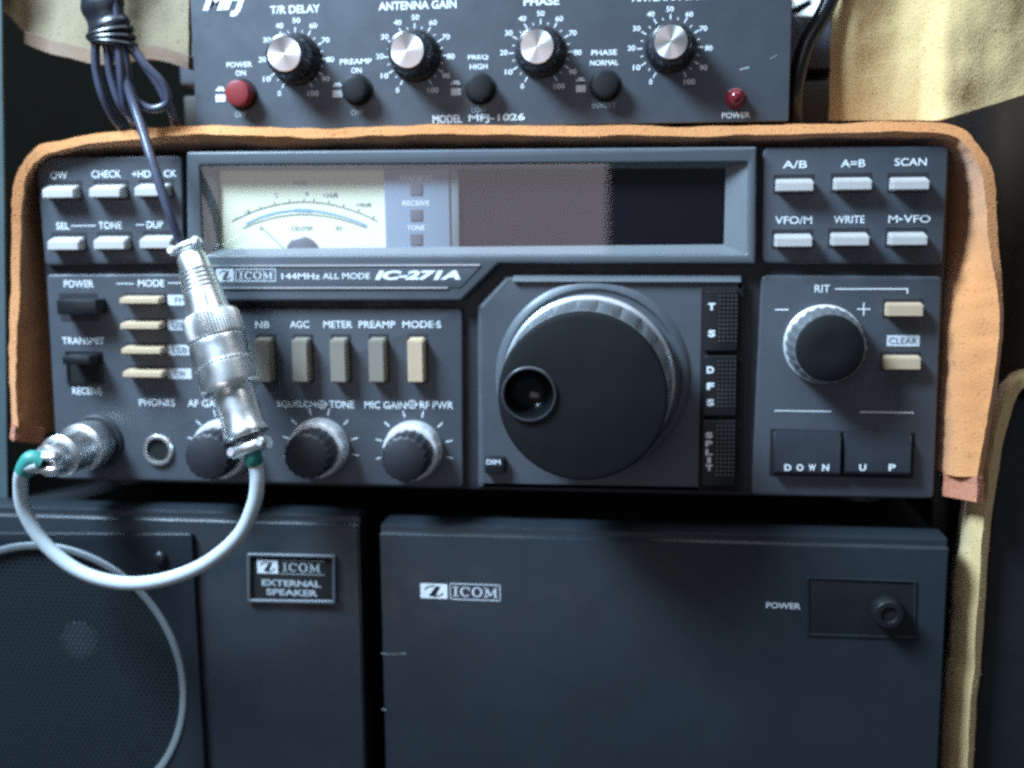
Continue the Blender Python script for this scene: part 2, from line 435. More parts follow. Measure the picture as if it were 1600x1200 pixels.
link('meter_scale', bm, 'blue_ink', mt)
bm = bmesh.new()
for s, x, y, w in (('TUNE', 468, 286, 22), ('5', 432, 305, 4), ('9', 479, 303, 4), ('+20dB', 516, 305, 24), ('+40dB', 568, 320, 24), ('1', 388, 331, 3), ('0', 408, 357, 4), ('CENTER', 472, 357, 34), ('RF', 530, 357, 9)):
    text_into(bm, s, x, y, w, 6.5, HM)
link('lettering', bm, 'dark_ink', mt)
c = at(473, 398, -14)
bm = bmesh.new(); lathe(bm, [(29, -4), (29, 0), (26, 2)], (c.x, 14, c.z), seg=48); link('needle_hub', bm, 'lamp', mt)
bm = bmesh.new(); tube(bm, [at(446, 390, -12.5), at(406, 352, -12.5)], .9, seg=6, smooth=False); link('needle', bm, 'faint_ink', mt)
# indicator block
ind = link('indicator_panel', rslab(601, 264, 703, 391, -20, -8.5, 1.5, 2), 'lilac', radio)
for s, y, w in (('TRANSMIT', 278, 54), ('RECEIVE', 317.5, 42), ('TONE', 356, 27)):
    letter(ind, s, 650, y, w, 8, -8.0, bold=.02)
for y in (296, 336, 374): link('indicator_lamp', rslab(641, y - 9, 660, y + 9, -12, -7, 1, 1), 'lamp', ind)
# frequency display behind tinted filter
link('display', rslab(712, 255, 1140, 392, -24, -14, .5), 'display', radio)
link('display_border', rslab(705, 262, 717, 390, -20, -8.6, 1.0), 'funnel', radio)
a, b, c_, d = rect(309, 252, 1172, 401, 10)
bm = bmesh.new(); quad(bm, [(a, -10.2, c_), (b, -10.2, c_), (b, -10.2, d), (a, -10.2, d)])
link('window_glass', bm, 'glass', radio)
# name strip
ns = link('name_strip', pslab([(294, 416), (752, 415), (720, 450), (294, 452)], 12, 15, .8, 1), 'panel', bez)
bm = bmesh.new()
for q in (((294, 415.3), (750, 414.3)), ((294, 450.5), (700, 449))):
    A, C_ = at(*q[0], 15), at(*q[1], 15); box(bm, A.x, C_.x, 13, 16.6, (A.z + C_.z) / 2 - 1, (A.z + C_.z) / 2 + 1)
link('silver_line', bm, 'silverline', bez)
letter(ns, '144MHz', 470, 431.5, 60, 9.5, 15.6, bold=.01); letter(ns, 'ALL MODE', 541, 431.3, 74, 9.5, 15.6, bold=.01)
letter(ns, 'IC-271A', 652, 430, 134, 15, 15.6, bold=.055, shear=.25)
bm = bmesh.new()
for x0, y0, x1, y1 in ((368, 420, 431, 421.4), (368, 438.6, 431, 440), (368, 421.4, 369.4, 438.6), (429.6, 421.4, 431, 438.6)): bar(bm, x0, y0, x1, y1, 15.6)
serif_word(bm, 'ICOM', 373, 424, 426, 436.5, 15.6); link('logo', bm, 'label', ns)
emblem(ns, 338, 420, 365, 440, 15.5, 'label', 'panel')

# printed captions
for s, x, y, w, hh in (('OW', 92, 274, 26, 12), ('CHECK', 166, 272, 46, 11.5), ('+HD', 221, 272, 29, 11), ('CK', 266, 271, 20, 11),
                       ('SEL', 98, 353, 21, 11), ('TONE', 172, 352, 36, 11), ('DUP', 242, 351, 26, 11), ('POWER', 123, 443.5, 46, 11.5), ('MODE', 236, 442.5, 41, 11),
                       ('TRANSMIT', 130, 532.5, 66, 11), ('RECEIVE', 136, 611, 46, 11), ('PHONES', 245.5, 629, 56, 11), ('AF GAIN', 322, 630.5, 58, 11),
                       ('NB', 410, 507.5, 22, 11), ('AGC', 468, 507, 30, 11), ('METER', 528, 507, 45, 11), ('PREAMP', 589, 507, 57, 11), ('MODE·S', 659, 507, 60, 11),
                       ('SQUELCH', 463, 632, 60, 11.5), ('TONE', 534, 632, 39, 11.5), ('MIC GAIN', 602, 633, 65, 11.5), ('RF PWR', 682, 633, 52, 11.5),
                       ('A/B', 1242, 257, 38, 12), ('A=B', 1333, 255, 38, 12), ('SCAN', 1423, 253, 50, 12), ('VFO/M', 1240, 344, 58, 12), ('WRITE', 1327, 343, 48, 12),
                       ('M▸VFO', 1421, 342, 66, 12), ('RIT', 1285, 451, 24, 12)):
    letter(face, s, x, y, w, hh, .6, bold=.012)
bm = bmesh.new()
for x0, y0, x1, y1 in ((111, 352, 150, 353.6), (212, 350.5, 225, 352.2), (182, 442.5, 209, 444), (262, 441.5, 287, 443), (1305, 450.5, 1419, 452.5), (1416.8, 452.5, 1419, 459),
                       (1210, 641.4, 1299, 643.2), (1343, 643.4, 1428, 645.4), (1211, 482.8, 1232, 485), (1339, 482, 1360, 484), (1348.6, 473, 1350.6, 482), (1348.6, 484, 1350.6, 493)):
    bar(bm, x0, y0, x1, y1)
for cx in (503, 644):                                                    # concentric control marks
    q = at(cx, 632, .6)
    for r in (6.5,):
        stroke(bm, [(q.x + r * math.cos(i * PI / 10), q.z + r * math.sin(i * PI / 10)) for i in range(21)], 1.5, .6)
    stroke(bm, [(q.x - 10, q.z), (q.x + 10, q.z)], 1.5, .8); stroke(bm, [(q.x, q.z - 5.5), (q.x, q.z + 5.5)], 1.5, .8)
link('printed_line', bm, 'white', face)

# silver keys: sloping top, skirt behind
def key(cx, cy, w, hh, H=26, m='button', slope=7, parent=radio, name='push_button', up=0):
    H += random.uniform(-2, 2); cy += random.uniform(-.5, .5)
    a, b, c, d = rect(cx - w / 2, cy - hh / 2, cx + w / 2, cy + hh / 2, H)
    bm = bmesh.new()
    vs = [bm.verts.new(v) for v in ((a, 14, c), (b, 14, c), (b, 14, d + slope), (a, 14, d + slope), (a, -H, c), (b, -H, c), (b, -H, d), (a, -H, d))]
    for f in ((0, 3, 2, 1), (4, 5, 6, 7), (0, 1, 5, 4), (2, 3, 7, 6), (1, 2, 6, 5), (0, 4, 7, 3)): bm.faces.new([vs[i] for i in f])
    bmesh.ops.bevel(bm, geom=bm.edges[:], offset=1.6, segments=2, affect='EDGES')
    k = link(name, bm, m, parent)
    bm = bmesh.new()                                                       # dark slot round the key
    box(bm, a - 3, b + 3, -4, .5, c - 3, d + slope + 3)
    link('key_slot', bm, 'groove', k)
    return k
for x, y in ((90, 303), (163, 302), (234, 300), (98, 384), (170, 383), (242, 382)): key(x, y, 49, 14, 24, slope=11)
for x, y in ((1243, 291.5), (1334, 290), (1424, 289), (1241, 379), (1330, 377.5), (1421, 376.5)): key(x, y, 58, 15, 24, slope=9)
for i, (x, y) in enumerate(((217, 471), (218, 510), (220, 549), (222, 586))):
    key(x, y, 62, 9, 26, 'cream', slope=4, name='mode_button')
    lb = link('mode_label', B(*rect(262, y - 10, 299, y + 6, 1)[:2], -1, .7, *rect(262, y - 10, 299, y + 6, 1)[2:]), 'label', face)
    letter(lb, ('FM', 'USB', 'LSB', 'CW')[i], 281, y - 2, (16, 24, 23, 18)[i], 9, 1.2, 'dark_ink')
for i, x in enumerate((410, 468.5, 528, 588, 649)):
    a, b, c, d = rect(x - 12.5, 532, x + 12.5, 598, 22)
    bm = bmesh.new()
    vs = [bm.verts.new(v) for v in ((a, 14, c), (b, 14, c), (b, 14, d + 5), (a, 14, d + 5), (a, -22, c), (b, -22, c), (b, -22, d), (a, -22, d))]
    for f in ((0, 3, 2, 1), (4, 5, 6, 7), (0, 1, 5, 4), (2, 3, 7, 6), (1, 2, 6, 5), (0, 4, 7, 3)): bm.faces.new([vs[j] for j in f])
    bmesh.ops.bevel(bm, geom=bm.edges[:], offset=2, segments=2, affect='EDGES')
    k = link('function_button', bm, 'cream' if i == 4 else 'olive', radio)
    if i == 4: k['label'] = 'cream coloured function button'
    link('key_slot', B(a - 3, b + 3, -4, .5, c - 3, d + 8), 'groove', k)
# power and transmit switches
k = link('power_switch', B(*rect(88, 468, 150, 492, 34)[:2], -8, 34, *rect(88, 468, 150, 492, 34)[2:], bev=3), 'black', radio)
link('key_slot', B(*rect(94, 458, 154, 502, 0)[:2], -6, .5, *rect(94, 458, 154, 502, 0)[2:]), 'groove', k)
a, b, c, d = rect(104, 549, 160, 600, 1)
bm = bmesh.new()
for q in ((a, a + 4, c, d), (b - 4, b, c, d), (a + 4, b - 4, d - 4, d), (a + 4, b - 4, c, c + 4)): box(bm, q[0], q[1], -8, 3, q[2], q[3])
sw = link('transmit_switch', bm, 'black', radio)
link('key_slot', B(a + 3, b - 3, -8, .6, c + 3, d - 3), 'void', sw)
a2, b2, c2, d2 = rect(96, 556, 140, 572, 40)
link('switch_lever', B(a2, b2, -2, 40, c2 + 2, d2, bev=4), 'black', sw)
# right keys and clear label
for x, y in ((1415, 486), (1411, 569)): key(x, y, 57, 19, 20, 'cream', slope=4)
lb = link('clear_label', B(*rect(1386, 524, 1437, 541, 1)[:2], -1, .7, *rect(1386, 524, 1437, 541, 1)[2:]), 'label', face)
letter(lb, 'CLEAR', 1411, 532.5, 44, 10, 1.2, 'dark_ink')
# vertical strip of dotted keys
sect([(1096, 451), (1161, 451), (1156, 768), (1091, 766)], h0=-6, h1=3.4, bev=.6, r=1, m='void', name='key_strip')
def dkeys(y0, y1, word, ys, xs):
    kk = link('dotted_key', pslab([(xs - 7, y0), (xs + 45, y0), (xs + 43, y1), (xs - 9, y1)], 0, 12, 2, 2), 'black', radio)
    bm = bmesh.new(); n = int((y1 - y0 - 14) / 6.4)
    for r in range(n):
        for c in range(5):
            q = at(xs + 16 + c * 6.3 - r * .1, y0 + 8 + r * 6.4, 12)
            box(bm, q.x - 1.5, q.x + 1.5, 11.5, 13.2, q.z - 1.0, q.z + 1.0)
    link('raised_dots', bm, 'steeldark', kk)
    for ch, y in zip(word, ys): letter(kk, ch, xs + 3, y, (12 if ch != 'I' else 6) * .95, 9.5 if len(word) > 3 else 11, 12.6, bold=.05)
dkeys(454, 549, 'TS', (479, 521), 1109); dkeys(556, 650, 'DFS', (578, 603.5, 629), 1107); dkeys(657, 760, 'SPLIT', (680, 693, 706.5, 719, 731), 1105)
# small key at the knob's lower left
k = link('small_button', B(*rect(757, 715, 788, 741, 16)[:2], -4, 16, *rect(757, 715, 788, 741, 16)[2:], bev=2.5), 'black', radio)
letter(k, 'DIM', 771, 722, 22, 8, 16.6, 'label', bold=.03)
# up and down keys
sect([(1204, 670), (1430, 676), (1427, 748), (1202, 743)], h0=-6, h1=1, bev=.6, r=2, m='void', name='key_recess')
for (x0, x1, wd) in ((1209, 1314, 'DOWN'), (1320, 1424, 'UP')):
    a, b, c, d = rect(x0, 675, x1, 742, 14)
    bm = bmesh.new()
    zc = c + (d - c) * .68
    prof = [(-4, c), (13, c), (18, c + 4), (16, zc), (4, d), (-4, d)]
    A = [bm.verts.new((a, -hh, z)) for hh, z in prof]; C_ = [bm.verts.new((b, -hh, z)) for hh, z in prof]
    for i in range(6):
        j = (i + 1) % 6; bm.faces.new((A[i], A[j], C_[j], C_[i]))
    bm.faces.new(A[::-1]); bm.faces.new(C_)
    bmesh.ops.bevel(bm, geom=bm.edges[:], offset=1.5, segments=2, affect='EDGES')
    k = link('tuning_key', bm, 'gloss', radio)
    xs = (1231, 1250, 1269, 1290) if wd == 'DOWN' else (1348, 1394)
    for ch, x in zip(wd, xs): letter(k, ch, x, 730.5, 11, 10.5, 19, bold=.04)

# ---- knobs
def conc_knob(cx, cy, ticks=True):
    q = at(cx, cy, 0); kr = K(cx, cy)
    kn = link('control_knob', Lt([(45, 0), (45.5, 10), (44, 24, 1), (43.5, 28, 1), (41, 31), (33, 32)], (q.x, 0, q.z), mod=lambda k, a, j: -.02 if k % 6 < 2 else 0, seg=72, k=kr), 'satin', radio)
    link('knob_cap', Lt([(33, 30), (35, 33, 1), (35, 44, 1), (34, 70, 1), (33, 74, 1), (30, 77)], (q.x, 0, q.z), seg=72, k=kr, mod=lambda k, a, j: .035 if k % 4 < 2 else -.01), 'rubber', kn)
    bm = bmesh.new(); 
    for an in [math.radians(x_) for x_ in (-12, 14, 43, 75, 105, 137, 166, 195)]:
        stroke(bm, [(q.x + 54 * math.cos(an), q.z + 54 * math.sin(an)), (q.x + 65 * math.cos(an), q.z + 65 * math.sin(an))], 1.9, .6)
    link('knob_scale', bm, 'white', face)
for x, y in ((352, 699), (501, 698), (647, 702)): conc_knob(x, y)
q = at(1286, 537, 0)
kn = link('offset_knob', Lt([(59, 0), (60, 6), (59.5, 10), (57, 12), (55, 13)], (q.x, 0, q.z), seg=72), 'satin', radio)
link('knob_body', Lt([(56, 8), (57, 14, 1), (54, 52, 1), (51, 60, 1), (47, 62), (44, 62.5)], (q.x, 0, q.z), seg=96, cap1=True, mod=lambda k, a, j: .018 if k % 4 < 2 else -.012), 'grip', kn)
link('knob_face', Lt([(49, 58), (49, 62.7), (46.5, 64.5), (20, 65)], (q.x, 0, q.z), seg=72), 'knobface', kn)
# tuning knob
q = at(925, 590, 0)
tk = link('tuning_knob', Lt([(152, 0), (152, 3), (148, 7), (140, 9), (136, 5)], (q.x, 0, q.z), seg=128), 'bezel', radio)
q = at(909, 622, 185)
sk = link('knob_skirt', Lt([(132, 4), (134, 12), (133, 26), (128, 30), (126, 33)], (q.x, 0, q.z), seg=128), 'knobside', tk)
bmk = Lt([(126, 30), (128, 36), (127, 60, 1), (123, 140, 1), (120, 154), (117, 158), (114, 160)], (q.x, 0, q.z), seg=144,
         cap1=False, mod=lambda k, a, j: -.06 * max(0, math.cos(a * 22)) ** 2)
body = link('knob_body', bmk, 'grip', tk)
# face with a finger recess
d0 = at(827, 616, 182)
bmf = Lt([(117, 150), (119.5, 154), (119.5, 176), (117, 181), (112, 182.5)], (q.x, 0, q.z), seg=128)
fo = link('knob_face', bmf, 'knobface', tk)
cut = bpy.data.objects.new('cut', bpy.data.meshes.new('cut')); bmc = Lt([(34, -40), (34, 60)], (d0.x, -182 , d0.z), seg=48)
bmesh.ops.recalc_face_normals(bmc, faces=bmc.faces[:])
for v in bmc.verts: v.co = v.co * S - WL[fo.name]
bmc.to_mesh(cut.data); bmc.free(); col.objects.link(cut); cut.location = WL[fo.name]
bpy.context.view_layer.update()
md = fo.modifiers.new('b', 'BOOLEAN'); md.operation = 'DIFFERENCE'; md.object = cut; md.solver = 'EXACT'
dg = bpy.context.evaluated_depsgraph_get(); nm = bpy.data.meshes.new_from_object(fo.evaluated_get(dg))
if len(nm.polygons) > 20:
    fo.modifiers.clear(); fo.data = nm
    for p in nm.polygons: p.use_smooth = True
    nm.set_sharp_from_angle(angle=math.radians(35))
    if not nm.materials: nm.materials.append(M['knobface'])
bpy.data.objects.remove(cut)
link('finger_rim', Lt([(40.5, 180), (40, 185), (38, 187), (36, 187), (34.5, 185), (34, 180)], (d0.x, 0, d0.z), seg=64, cap0=False, cap1=False), 'gloss', tk)
link('finger_cup', Lt([(34.2, 186), (34, 178), (31, 168), (25, 159), (15, 153.5), (1, 152)], (d0.x, 0, d0.z), seg=64, cap0=False), 'cup', tk)

# sockets
q = at(248, 703, 0)
kr = K(248, 703)
pj = link('phones_socket', Lt([(24, 0), (24, 3), (22, 6), (18.5, 6), (17, 3), (16.5, -10)], (q.x, 0, q.z), seg=48, cap1=False, cap0=False, k=kr), 'nickel', radio)
link('socket_hole', Lt([(16.6, 1.0), (6, 1.3)], (q.x, 0, q.z), seg=32), 'void', pj)
q = at(152, 690, 0); MJ = q.copy()
mj = link('microphone_socket', Lt([(46, 0), (46, 3), (43, 6), (39, 6)], (q.x, 0, q.z), seg=64), 'groove', radio)
link('socket_collar', Lt([(38, 5), (38, 22), (36, 25), (30, 25)], (q.x, 0, q.z), seg=64), 'steeldark', mj)

# ================================================================== CABLES AND PLUGS
# patch cable: plug in the radio, white cord, coupling plug meeting the microphone plug
pc = thing('patch_cable', 'short white patch cable looping from the radio socket up to a knurled metal plug', 'cable', (MJ.x, -30, MJ.z - 60))
pl = link('radio_plug', Lt([(38, 22), (40, 25), (40, 58), (37, 62), (30, 63)], (MJ.x, 0, MJ.z), seg=72), 'nickel', pc)
link('plug_body', Lt([(33, 60), (34.5, 62), (34.5, 66), (33, 68), (31.5, 112), (33.5, 114), (33.5, 119), (30, 122)], (MJ.x, 0, MJ.z), seg=72), 'nickel', pl)
link('plug_sleeve', Lt([(27, 120), (28, 122), (26, 148), (22, 156), (17, 158)], (MJ.x, 0, MJ.z), seg=64), 'nickel', pl)
cz = Vector((MJ.x, -166, MJ.z))
bm = bmesh.new()
box(bm, cz.x - 25, cz.x + 25, 150, 176, cz.z + 4, cz.z + 15, bev=5, segs=3); box(bm, cz.x - 25, cz.x + 25, 150, 176, cz.z - 15, cz.z - 4, bev=5, segs=3)
link('cord_clamp', bm, 'nickel', pl)
for s in (-1, 1): link('clamp_screw', Lt([(5, 0), (5, 32), (4, 34)], (cz.x + s * 18, -163, cz.z - 17), (0, 0, 1), seg=20), 'alu', pl)
# coupling: axis between the two measured ends, lower end nearer the camera
E0 = at(298, 398, 92); E1 = at(389, 690, 158)
ax = (E1 - E0); LEN = ax.length; ax.normalize()
def T(f): return f * LEN
mc = thing('microphone_cable', 'bundled black microphone cable hanging down to a silver plug in front of the radio', 'cable', tuple(at(190, 60, 40)))
up = link('microphone_plug', Lt([(20, T(.0)), (22.5, T(.02)), (24, T(.08)), (30, T(.22)), (32, T(.30)), (34, T(.325))], E0, ax, seg=72), 'nickel', mc)
for k_ in range(5):
    link('plug_rib', Lt([(25.2 + k_ * .9, T(.09 + k_ * .024)), (26.2 + k_ * .9, T(.094 + k_ * .024)), (26.2 + k_ * .9, T(.10 + k_ * .024)), (25.4 + k_ * .9, T(.104 + k_ * .024))], E0, ax, seg=48, cap0=False, cap1=False), 'nickel', up)
link('locking_ring', Lt([(38, T(.325)), (42, T(.335)), (42.5, T(.345), 1), (43.5, T(.445), 1), (43, T(.455)), (40, T(.46))], E0, ax, seg=120, mod=knurl), 'nickel', up)
a_, u_, v_ = basis(ax)
sd = (u_ if u_.y < 0 else -u_)
# clamp on top end
side = ax.cross(Vector((0, 1, 0))).normalized()
fw = side.cross(ax).normalized()
if fw.y > 0: fw = -fw
def clamp(parent, at_, along, side, fw, r=24, th=9, m='nickel'):
    bm = bmesh.new()
    for s in (-1, 1):
        tube(bm, [at_ + side * -r * .95 + fw * (6 * s), at_ + side * -r * .5 + fw * (11 * s), at_ + fw * (13 * s), at_ + side * r * .5 + fw * (11 * s), at_ + side * r * .95 + fw * (6 * s)], th, seg=14, n=6)
    c = link('cord_clamp', bm, m, parent)
    for s in (-1, 1):
        link('clamp_screw', Lt([(3, -6), (7, -3), (8, 3), (7.6, 8), (5, 11)], at_ + side * s * r * .88 + fw * 10, fw, seg=24), 'alu', parent)
clamp(up, E0 - ax * 12, ax, side, fw, 23, 7)
lp = link('coupling_plug', Lt([(41, T(.462)), (43, T(.468)), (43.3, T(.475), 1)] + [(43.6 + i * .1, T(.475 + .011 * i), 1) for i in range(1, 11)] + [(45, T(.592)), (43.6, T(.597)), (45, T(.602))]
      + [(45 + i * .1, T(.604 + .0115 * i), 1) for i in range(0, 10)] + [(45.6, T(.716)), (44.5, T(.728)), (40, T(.735)), (30, T(.735))], E0, ax, seg=96, mod=diamond), 'nickel', pc)
link('plug_sleeve', Lt([(31, T(.735)), (31.5, T(.74)), (31, T(.86)), (32, T(.93)), (34.5, T(.945)), (34.5, T(.965)), (31, T(.975)), (24, T(.98))], E0, ax, seg=72), 'nickel', lp)
clamp(lp, E0 + ax * T(1.03), ax, side, fw, 27, 10)
# cords
g0 = E0 + ax * T(1.06)
path = [g0, at(398, 722, 158), at(402, 752, 158), at(396, 790, 155), at(372, 838, 150), at(320, 881, 145), at(255, 906, 140), at(190, 911, 138), at(125, 893, 138),
        at(72, 852, 142), at(39, 800, 150), at(32, 760, 160), at(38, 733, 174), cz + Vector((-2, -8, 0))]
link('cord', Tb(path, 11.0, seg=20, n=12), 'cable_white', pc)
link('tape', Tb([E0 + ax * T(1.0), E0 + ax * T(1.07), at(396, 722, 158)], 13.2, seg=20), 'teal', lp)
link('tape', Tb([cz + Vector((0, -2, 0)), at(50, 718, 172), at(42, 728, 172), at(38, 737, 170)], 14.5, seg=20), 'teal', pl)
# black bundle
h = 45
strands = [
    ([(150, -30, h), (160, 20, h), (172, 62, h), (190, 105, h + 3), (208, 160, h + 10), (223, 205, h + 25), (240, 260, h + 45), (262, 325, h + 55), (284, 384, 90)], 7.4),
    ([(165, -30, h - 8), (160, 20, h), (150, 65, h), (151, 110, h - 4), (163, 155, h - 10), (184, 192, h - 30), (205, 214, h - 60)], 7),
    ([(140, -30, h), (150, 25, h), (166, 68, h + 4), (174, 120, h), (190, 165, h - 5), (215, 192, h - 30), (236, 210, h - 60)], 7),
    ([(185, -30, h), (186, 20, h), (196, 62, h + 4), (222, 96, h), (247, 132, h - 5), (266, 170, h - 15), (276, 200, h - 50), (280, 220, h - 80)], 7),
    ([(175, -30, h + 8), (182, 20, h + 8), (190, 62, h + 8), (198, 100, h + 6), (207, 150, h - 2), (236, 170, h - 6), (262, 160, h - 8), (255, 132, h - 4), (226, 100, h + 2), (203, 66, h)], 6.6),
    ([(158, -30, h + 8), (168, 20, h + 10), (182, 62, h + 12), (188, 96, h + 12), (192, 140, h + 6), (200, 175, h - 10), (214, 205, h - 50)], 6.8),
]
M['cable'] = mat('black_cable', (.05, .055, .085), .32, var=.1)
M['tapeblack'] = mat('black_tape', (.012, .014, .018), .3, bump=.3, bscale=300)
for pts, r in strands: link('cord', Tb([at(*p) for p in pts], r, seg=14), 'cable', mc)
bm = bmesh.new()
tube(bm, [at(150, -40, h), at(157, -5, h), at(166, 30, h), at(176, 56, h)], lambda t: 33 + 2.5 * math.sin(t * 17), seg=28, n=10, flat=.6)
link('tape_wrap', bm, 'tapeblack', mc)
bm = bmesh.new()
for i in range(3):
    c0 = at(172 + i * 3, 50 + i * 8, h); pts = []
    for j in range(25):
        an = 2 * PI * j / 24; pts.append(c0 + Vector((math.cos(an) * 34, -math.sin(an) * 23, math.cos(an) * (6 - i * 5) - 2)))
    tube(bm, pts, 4.5, seg=8, smooth=False)
link('tape_knot', bm, 'tapeblack', mc)

# ================================================================== CLOTHS
def sheet(rows, thick, amp=3.0, nu=10, nv=6, freq=.02, seed=0, fuzz=0, rib=0.0, nap=7.0):
    """rows: lists of points (all of one length); a cloth lofted through them and given thickness"""
    R_ = [crom(r, nu) for r in rows]; cols = list(zip(*R_)); G = [crom(c, nv) for c in cols]    # G[u][v]
    bm = bmesh.new(); U, V = len(G), len(G[0])
    def nrm(i, j):
        a = G[min(i + 1, U - 1)][j] - G[max(i - 1, 0)][j]; b = G[i][min(j + 1, V - 1)] - G[i][max(j - 1, 0)]
        n = a.cross(b); return n.normalized() if n.length > 1e-6 else Vector((0, -1, 0))
    top = []; bot = []
    for i in range(U):
        ta = []; tb = []
        for j in range(V):
            p = G[i][j]; n = nrm(i, j)
            d = amp * noise.noise(p * freq + Vector((seed, 0, 0))) + amp * .12 * noise.noise(p * freq * 4 + Vector((seed, 5, 0)))
            d += rib * noise.noise(Vector((p.x * .012, p.y * .012, p.z * .11 + seed)))
            tk_ = thick * (1 + .25 * noise.noise(p * .03 + Vector((9, seed, 0))))
            ta.append(bm.verts.new(p + n * (d + tk_ / 2))); tb.append(bm.verts.new(p + n * (d - tk_ / 2)))
        top.append(ta); bot.append(tb)
    for i in range(U - 1):
        for j in range(V - 1):
            bm.faces.new((top[i][j], top[i][j + 1], top[i + 1][j + 1], top[i + 1][j])); bm.faces.new((bot[i][j], bot[i + 1][j], bot[i + 1][j + 1], bot[i][j + 1]))
    for i in range(U - 1):
        bm.faces.new((top[i][0], top[i + 1][0], bot[i + 1][0], bot[i][0])); bm.faces.new((top[i][V - 1], bot[i][V - 1], bot[i + 1][V - 1], top[i + 1][V - 1]))
    for j in range(V - 1):
        bm.faces.new((top[0][j], bot[0][j], bot[0][j + 1], top[0][j + 1])); bm.faces.new((top[U - 1][j], top[U - 1][j + 1], bot[U - 1][j + 1], bot[U - 1][j]))
    # round the outer rim a little
    rim = [e for e in bm.edges if len(e.link_faces) == 2 and e.calc_face_angle(0) > 1.2]
    bmesh.ops.bevel(bm, geom=rim, offset=thick * .28, segments=2, affect='EDGES')
    if fuzz:                                                             # the short nap of the cloth, as fine loose fibres
        bm.normal_update(); rg = random.Random(seed)
        fs = [f for f in bm.faces if f.calc_center_median().y < 150]
        tot = sum(f.calc_area() for f in fs)
        for f in fs:
            vs = [v.co.copy() for v in f.verts]; n = f.normal.copy(); cnt = f.calc_area() / tot * fuzz
            for _ in range(int(cnt) + (rg.random() < cnt % 1)):
                wts = [rg.random() for _v in vs]; sw_ = sum(wts); p = sum((v * (w_ / sw_) for v, w_ in zip(vs, wts)), Vector())
                dr = (n * .8 + Vector((rg.gauss(0, .55), rg.gauss(0, .55), rg.gauss(0, .55) - .1))).normalized()
                L_ = nap * (.35 + rg.random()); sd_ = dr.cross(Vector((rg.random() - .5, rg.random() - .5, rg.random() - .5))).normalized() * .45
                bm.faces.new([bm.verts.new(p - sd_), bm.verts.new(p + sd_), bm.verts.new(p + dr * L_)])
    return bm
# front edge of the draped cloth: (photo x, y, h), then where it goes behind
fr = [(22, 668, 20), (20, 600, 20), (21, 520, 22), (23, 420, 22), (26, 330, 22), (34, 275, 22), (60, 238, 22), (105, 224, 20), (150, 216, 18), (210, 209, 16), (270, 204, 18),
      (340, 202, 14), (450, 207, 14), (560, 206, 12), (700, 202, 12), (850, 203, 12), (1000, 204, 12), (1150, 204, 12), (1280, 201, 12), (1400, 198, 12), (1480, 202, 14), (1515, 222, 18),
      (1540, 262, 22), (1550, 320, 22), (1553, 380, 22), (1560, 440, 30), (1564, 500, 36), (1558, 580, 40), (1546, 660, 40), (1531, 745, 40)]
bk = [(64, 676, -30), (60, 600, -30), (56, 520, -30), (50, 420, -30), (46, 330, -30), (52, 285, -30), (72, 250, -30), (110, 236, -30), (150, 230, -30), (210, 226, -30), (270, 222, -30),
      (340, 221, -30), (450, 221, -30), (560, 220, -30), (700, 217, -30), (850, 216, -30), (1000, 215, -30), (1150, 215, -30), (1280, 213, -30), (1400, 212, -30), (1470, 216, -30), (1494, 232, -30),
      (1512, 270, -40), (1520, 320, -44), (1516, 380, -44), (1500, 440, -30), (1490, 500, -18), (1488, 580, -14), (1484, 660, -14), (1478, 738, -14)]
r0 = [at(*p) for p in fr]; r1 = [at(*p) for p in bk]
r2 = []; r3 = []
for p in r1:
    x = max(XL + 2 - 22, min(XR + 22 - 2, p.x)); z = min(p.z, ZT + 22)
    if abs(x) > XR + 10: x = math.copysign(XR + 16, x)
    r2.append(Vector((x, 220, min(z, ZT + 24)))); r3.append(Vector((x, 1050, min(z, ZT + 24))))
dc = thing('draped_cloth', 'thick ochre cloth draped over the top and both sides of the radio', 'cloth', (0, 300, ZB))
link('cloth_sheet', sheet([r0, r1, r2, r3], 15, amp=3, nu=8, nv=5, seed=1, freq=.011, fuzz=60000, rib=2.5), 'cloth', dc, sharp=60)
def hem(x0, x1, f0, f1, y, dy):
    rows = []
    for t in (0, .5, 1):
        rows.append([at(f0[0] + (f1[0] - f0[0]) * s - 2 * t, f0[1] + (f1[1] - f0[1]) * s + dy * t, f0[2] + (f1[2] - f0[2]) * s) for s in (0, .25, .5, .75, 1)])
    link('hem', sheet(rows, 13, amp=4, nu=6, nv=4, seed=3, fuzz=2500), 'hem', dc, sharp=60)
hem(0, 0, (20, 663, 22), (68, 668, -22), 0, 24)
hem(0, 0, (1532, 744, 42), (1480, 734, -10), 0, 40)

# yellow cloth hanging at the upper right, folds built in
def drape(name, label, m, outline_rows, thick, amp, seed, parent=None, folds=None, **k):
    rows = []
    for r in outline_rows:
        rows.append([at(*p) for p in r])
    bm = sheet(rows, thick, amp=amp, seed=seed, **k)
    return link(name, bm, m, parent, label, 'cloth' if parent is None else None, sharp=60)
rw = []
for t, yl in ((0, -60), (.25, 0), (.5, 60), (.75, 120), (1, 186)):
    row = []
    for i in range(15):
        s = i / 14
        x = 1306 - 8 * t + (1640 - 1298) * s
        ybot = 188 if s < .5 else 188 - (s - .5) * 2 * 52
        y = -60 + (ybot + 60) * t
        f = 13 * math.sin(s * 8.5 + 1.2 * t + 2.2) + 3 * math.sin(s * 19 - 2 * t)
        row.append((x, y, -70 + f + (-30 if i == 0 else 0) + (20 * t if s > .45 else -14 * t)))
    rw.append(row)
drape('hanging_cloth', 'pale yellow cloth hanging in soft folds at the upper right behind the radio', 'yellow', rw, 9, 5, 4, nu=5, nv=8, fuzz=40000, nap=5)
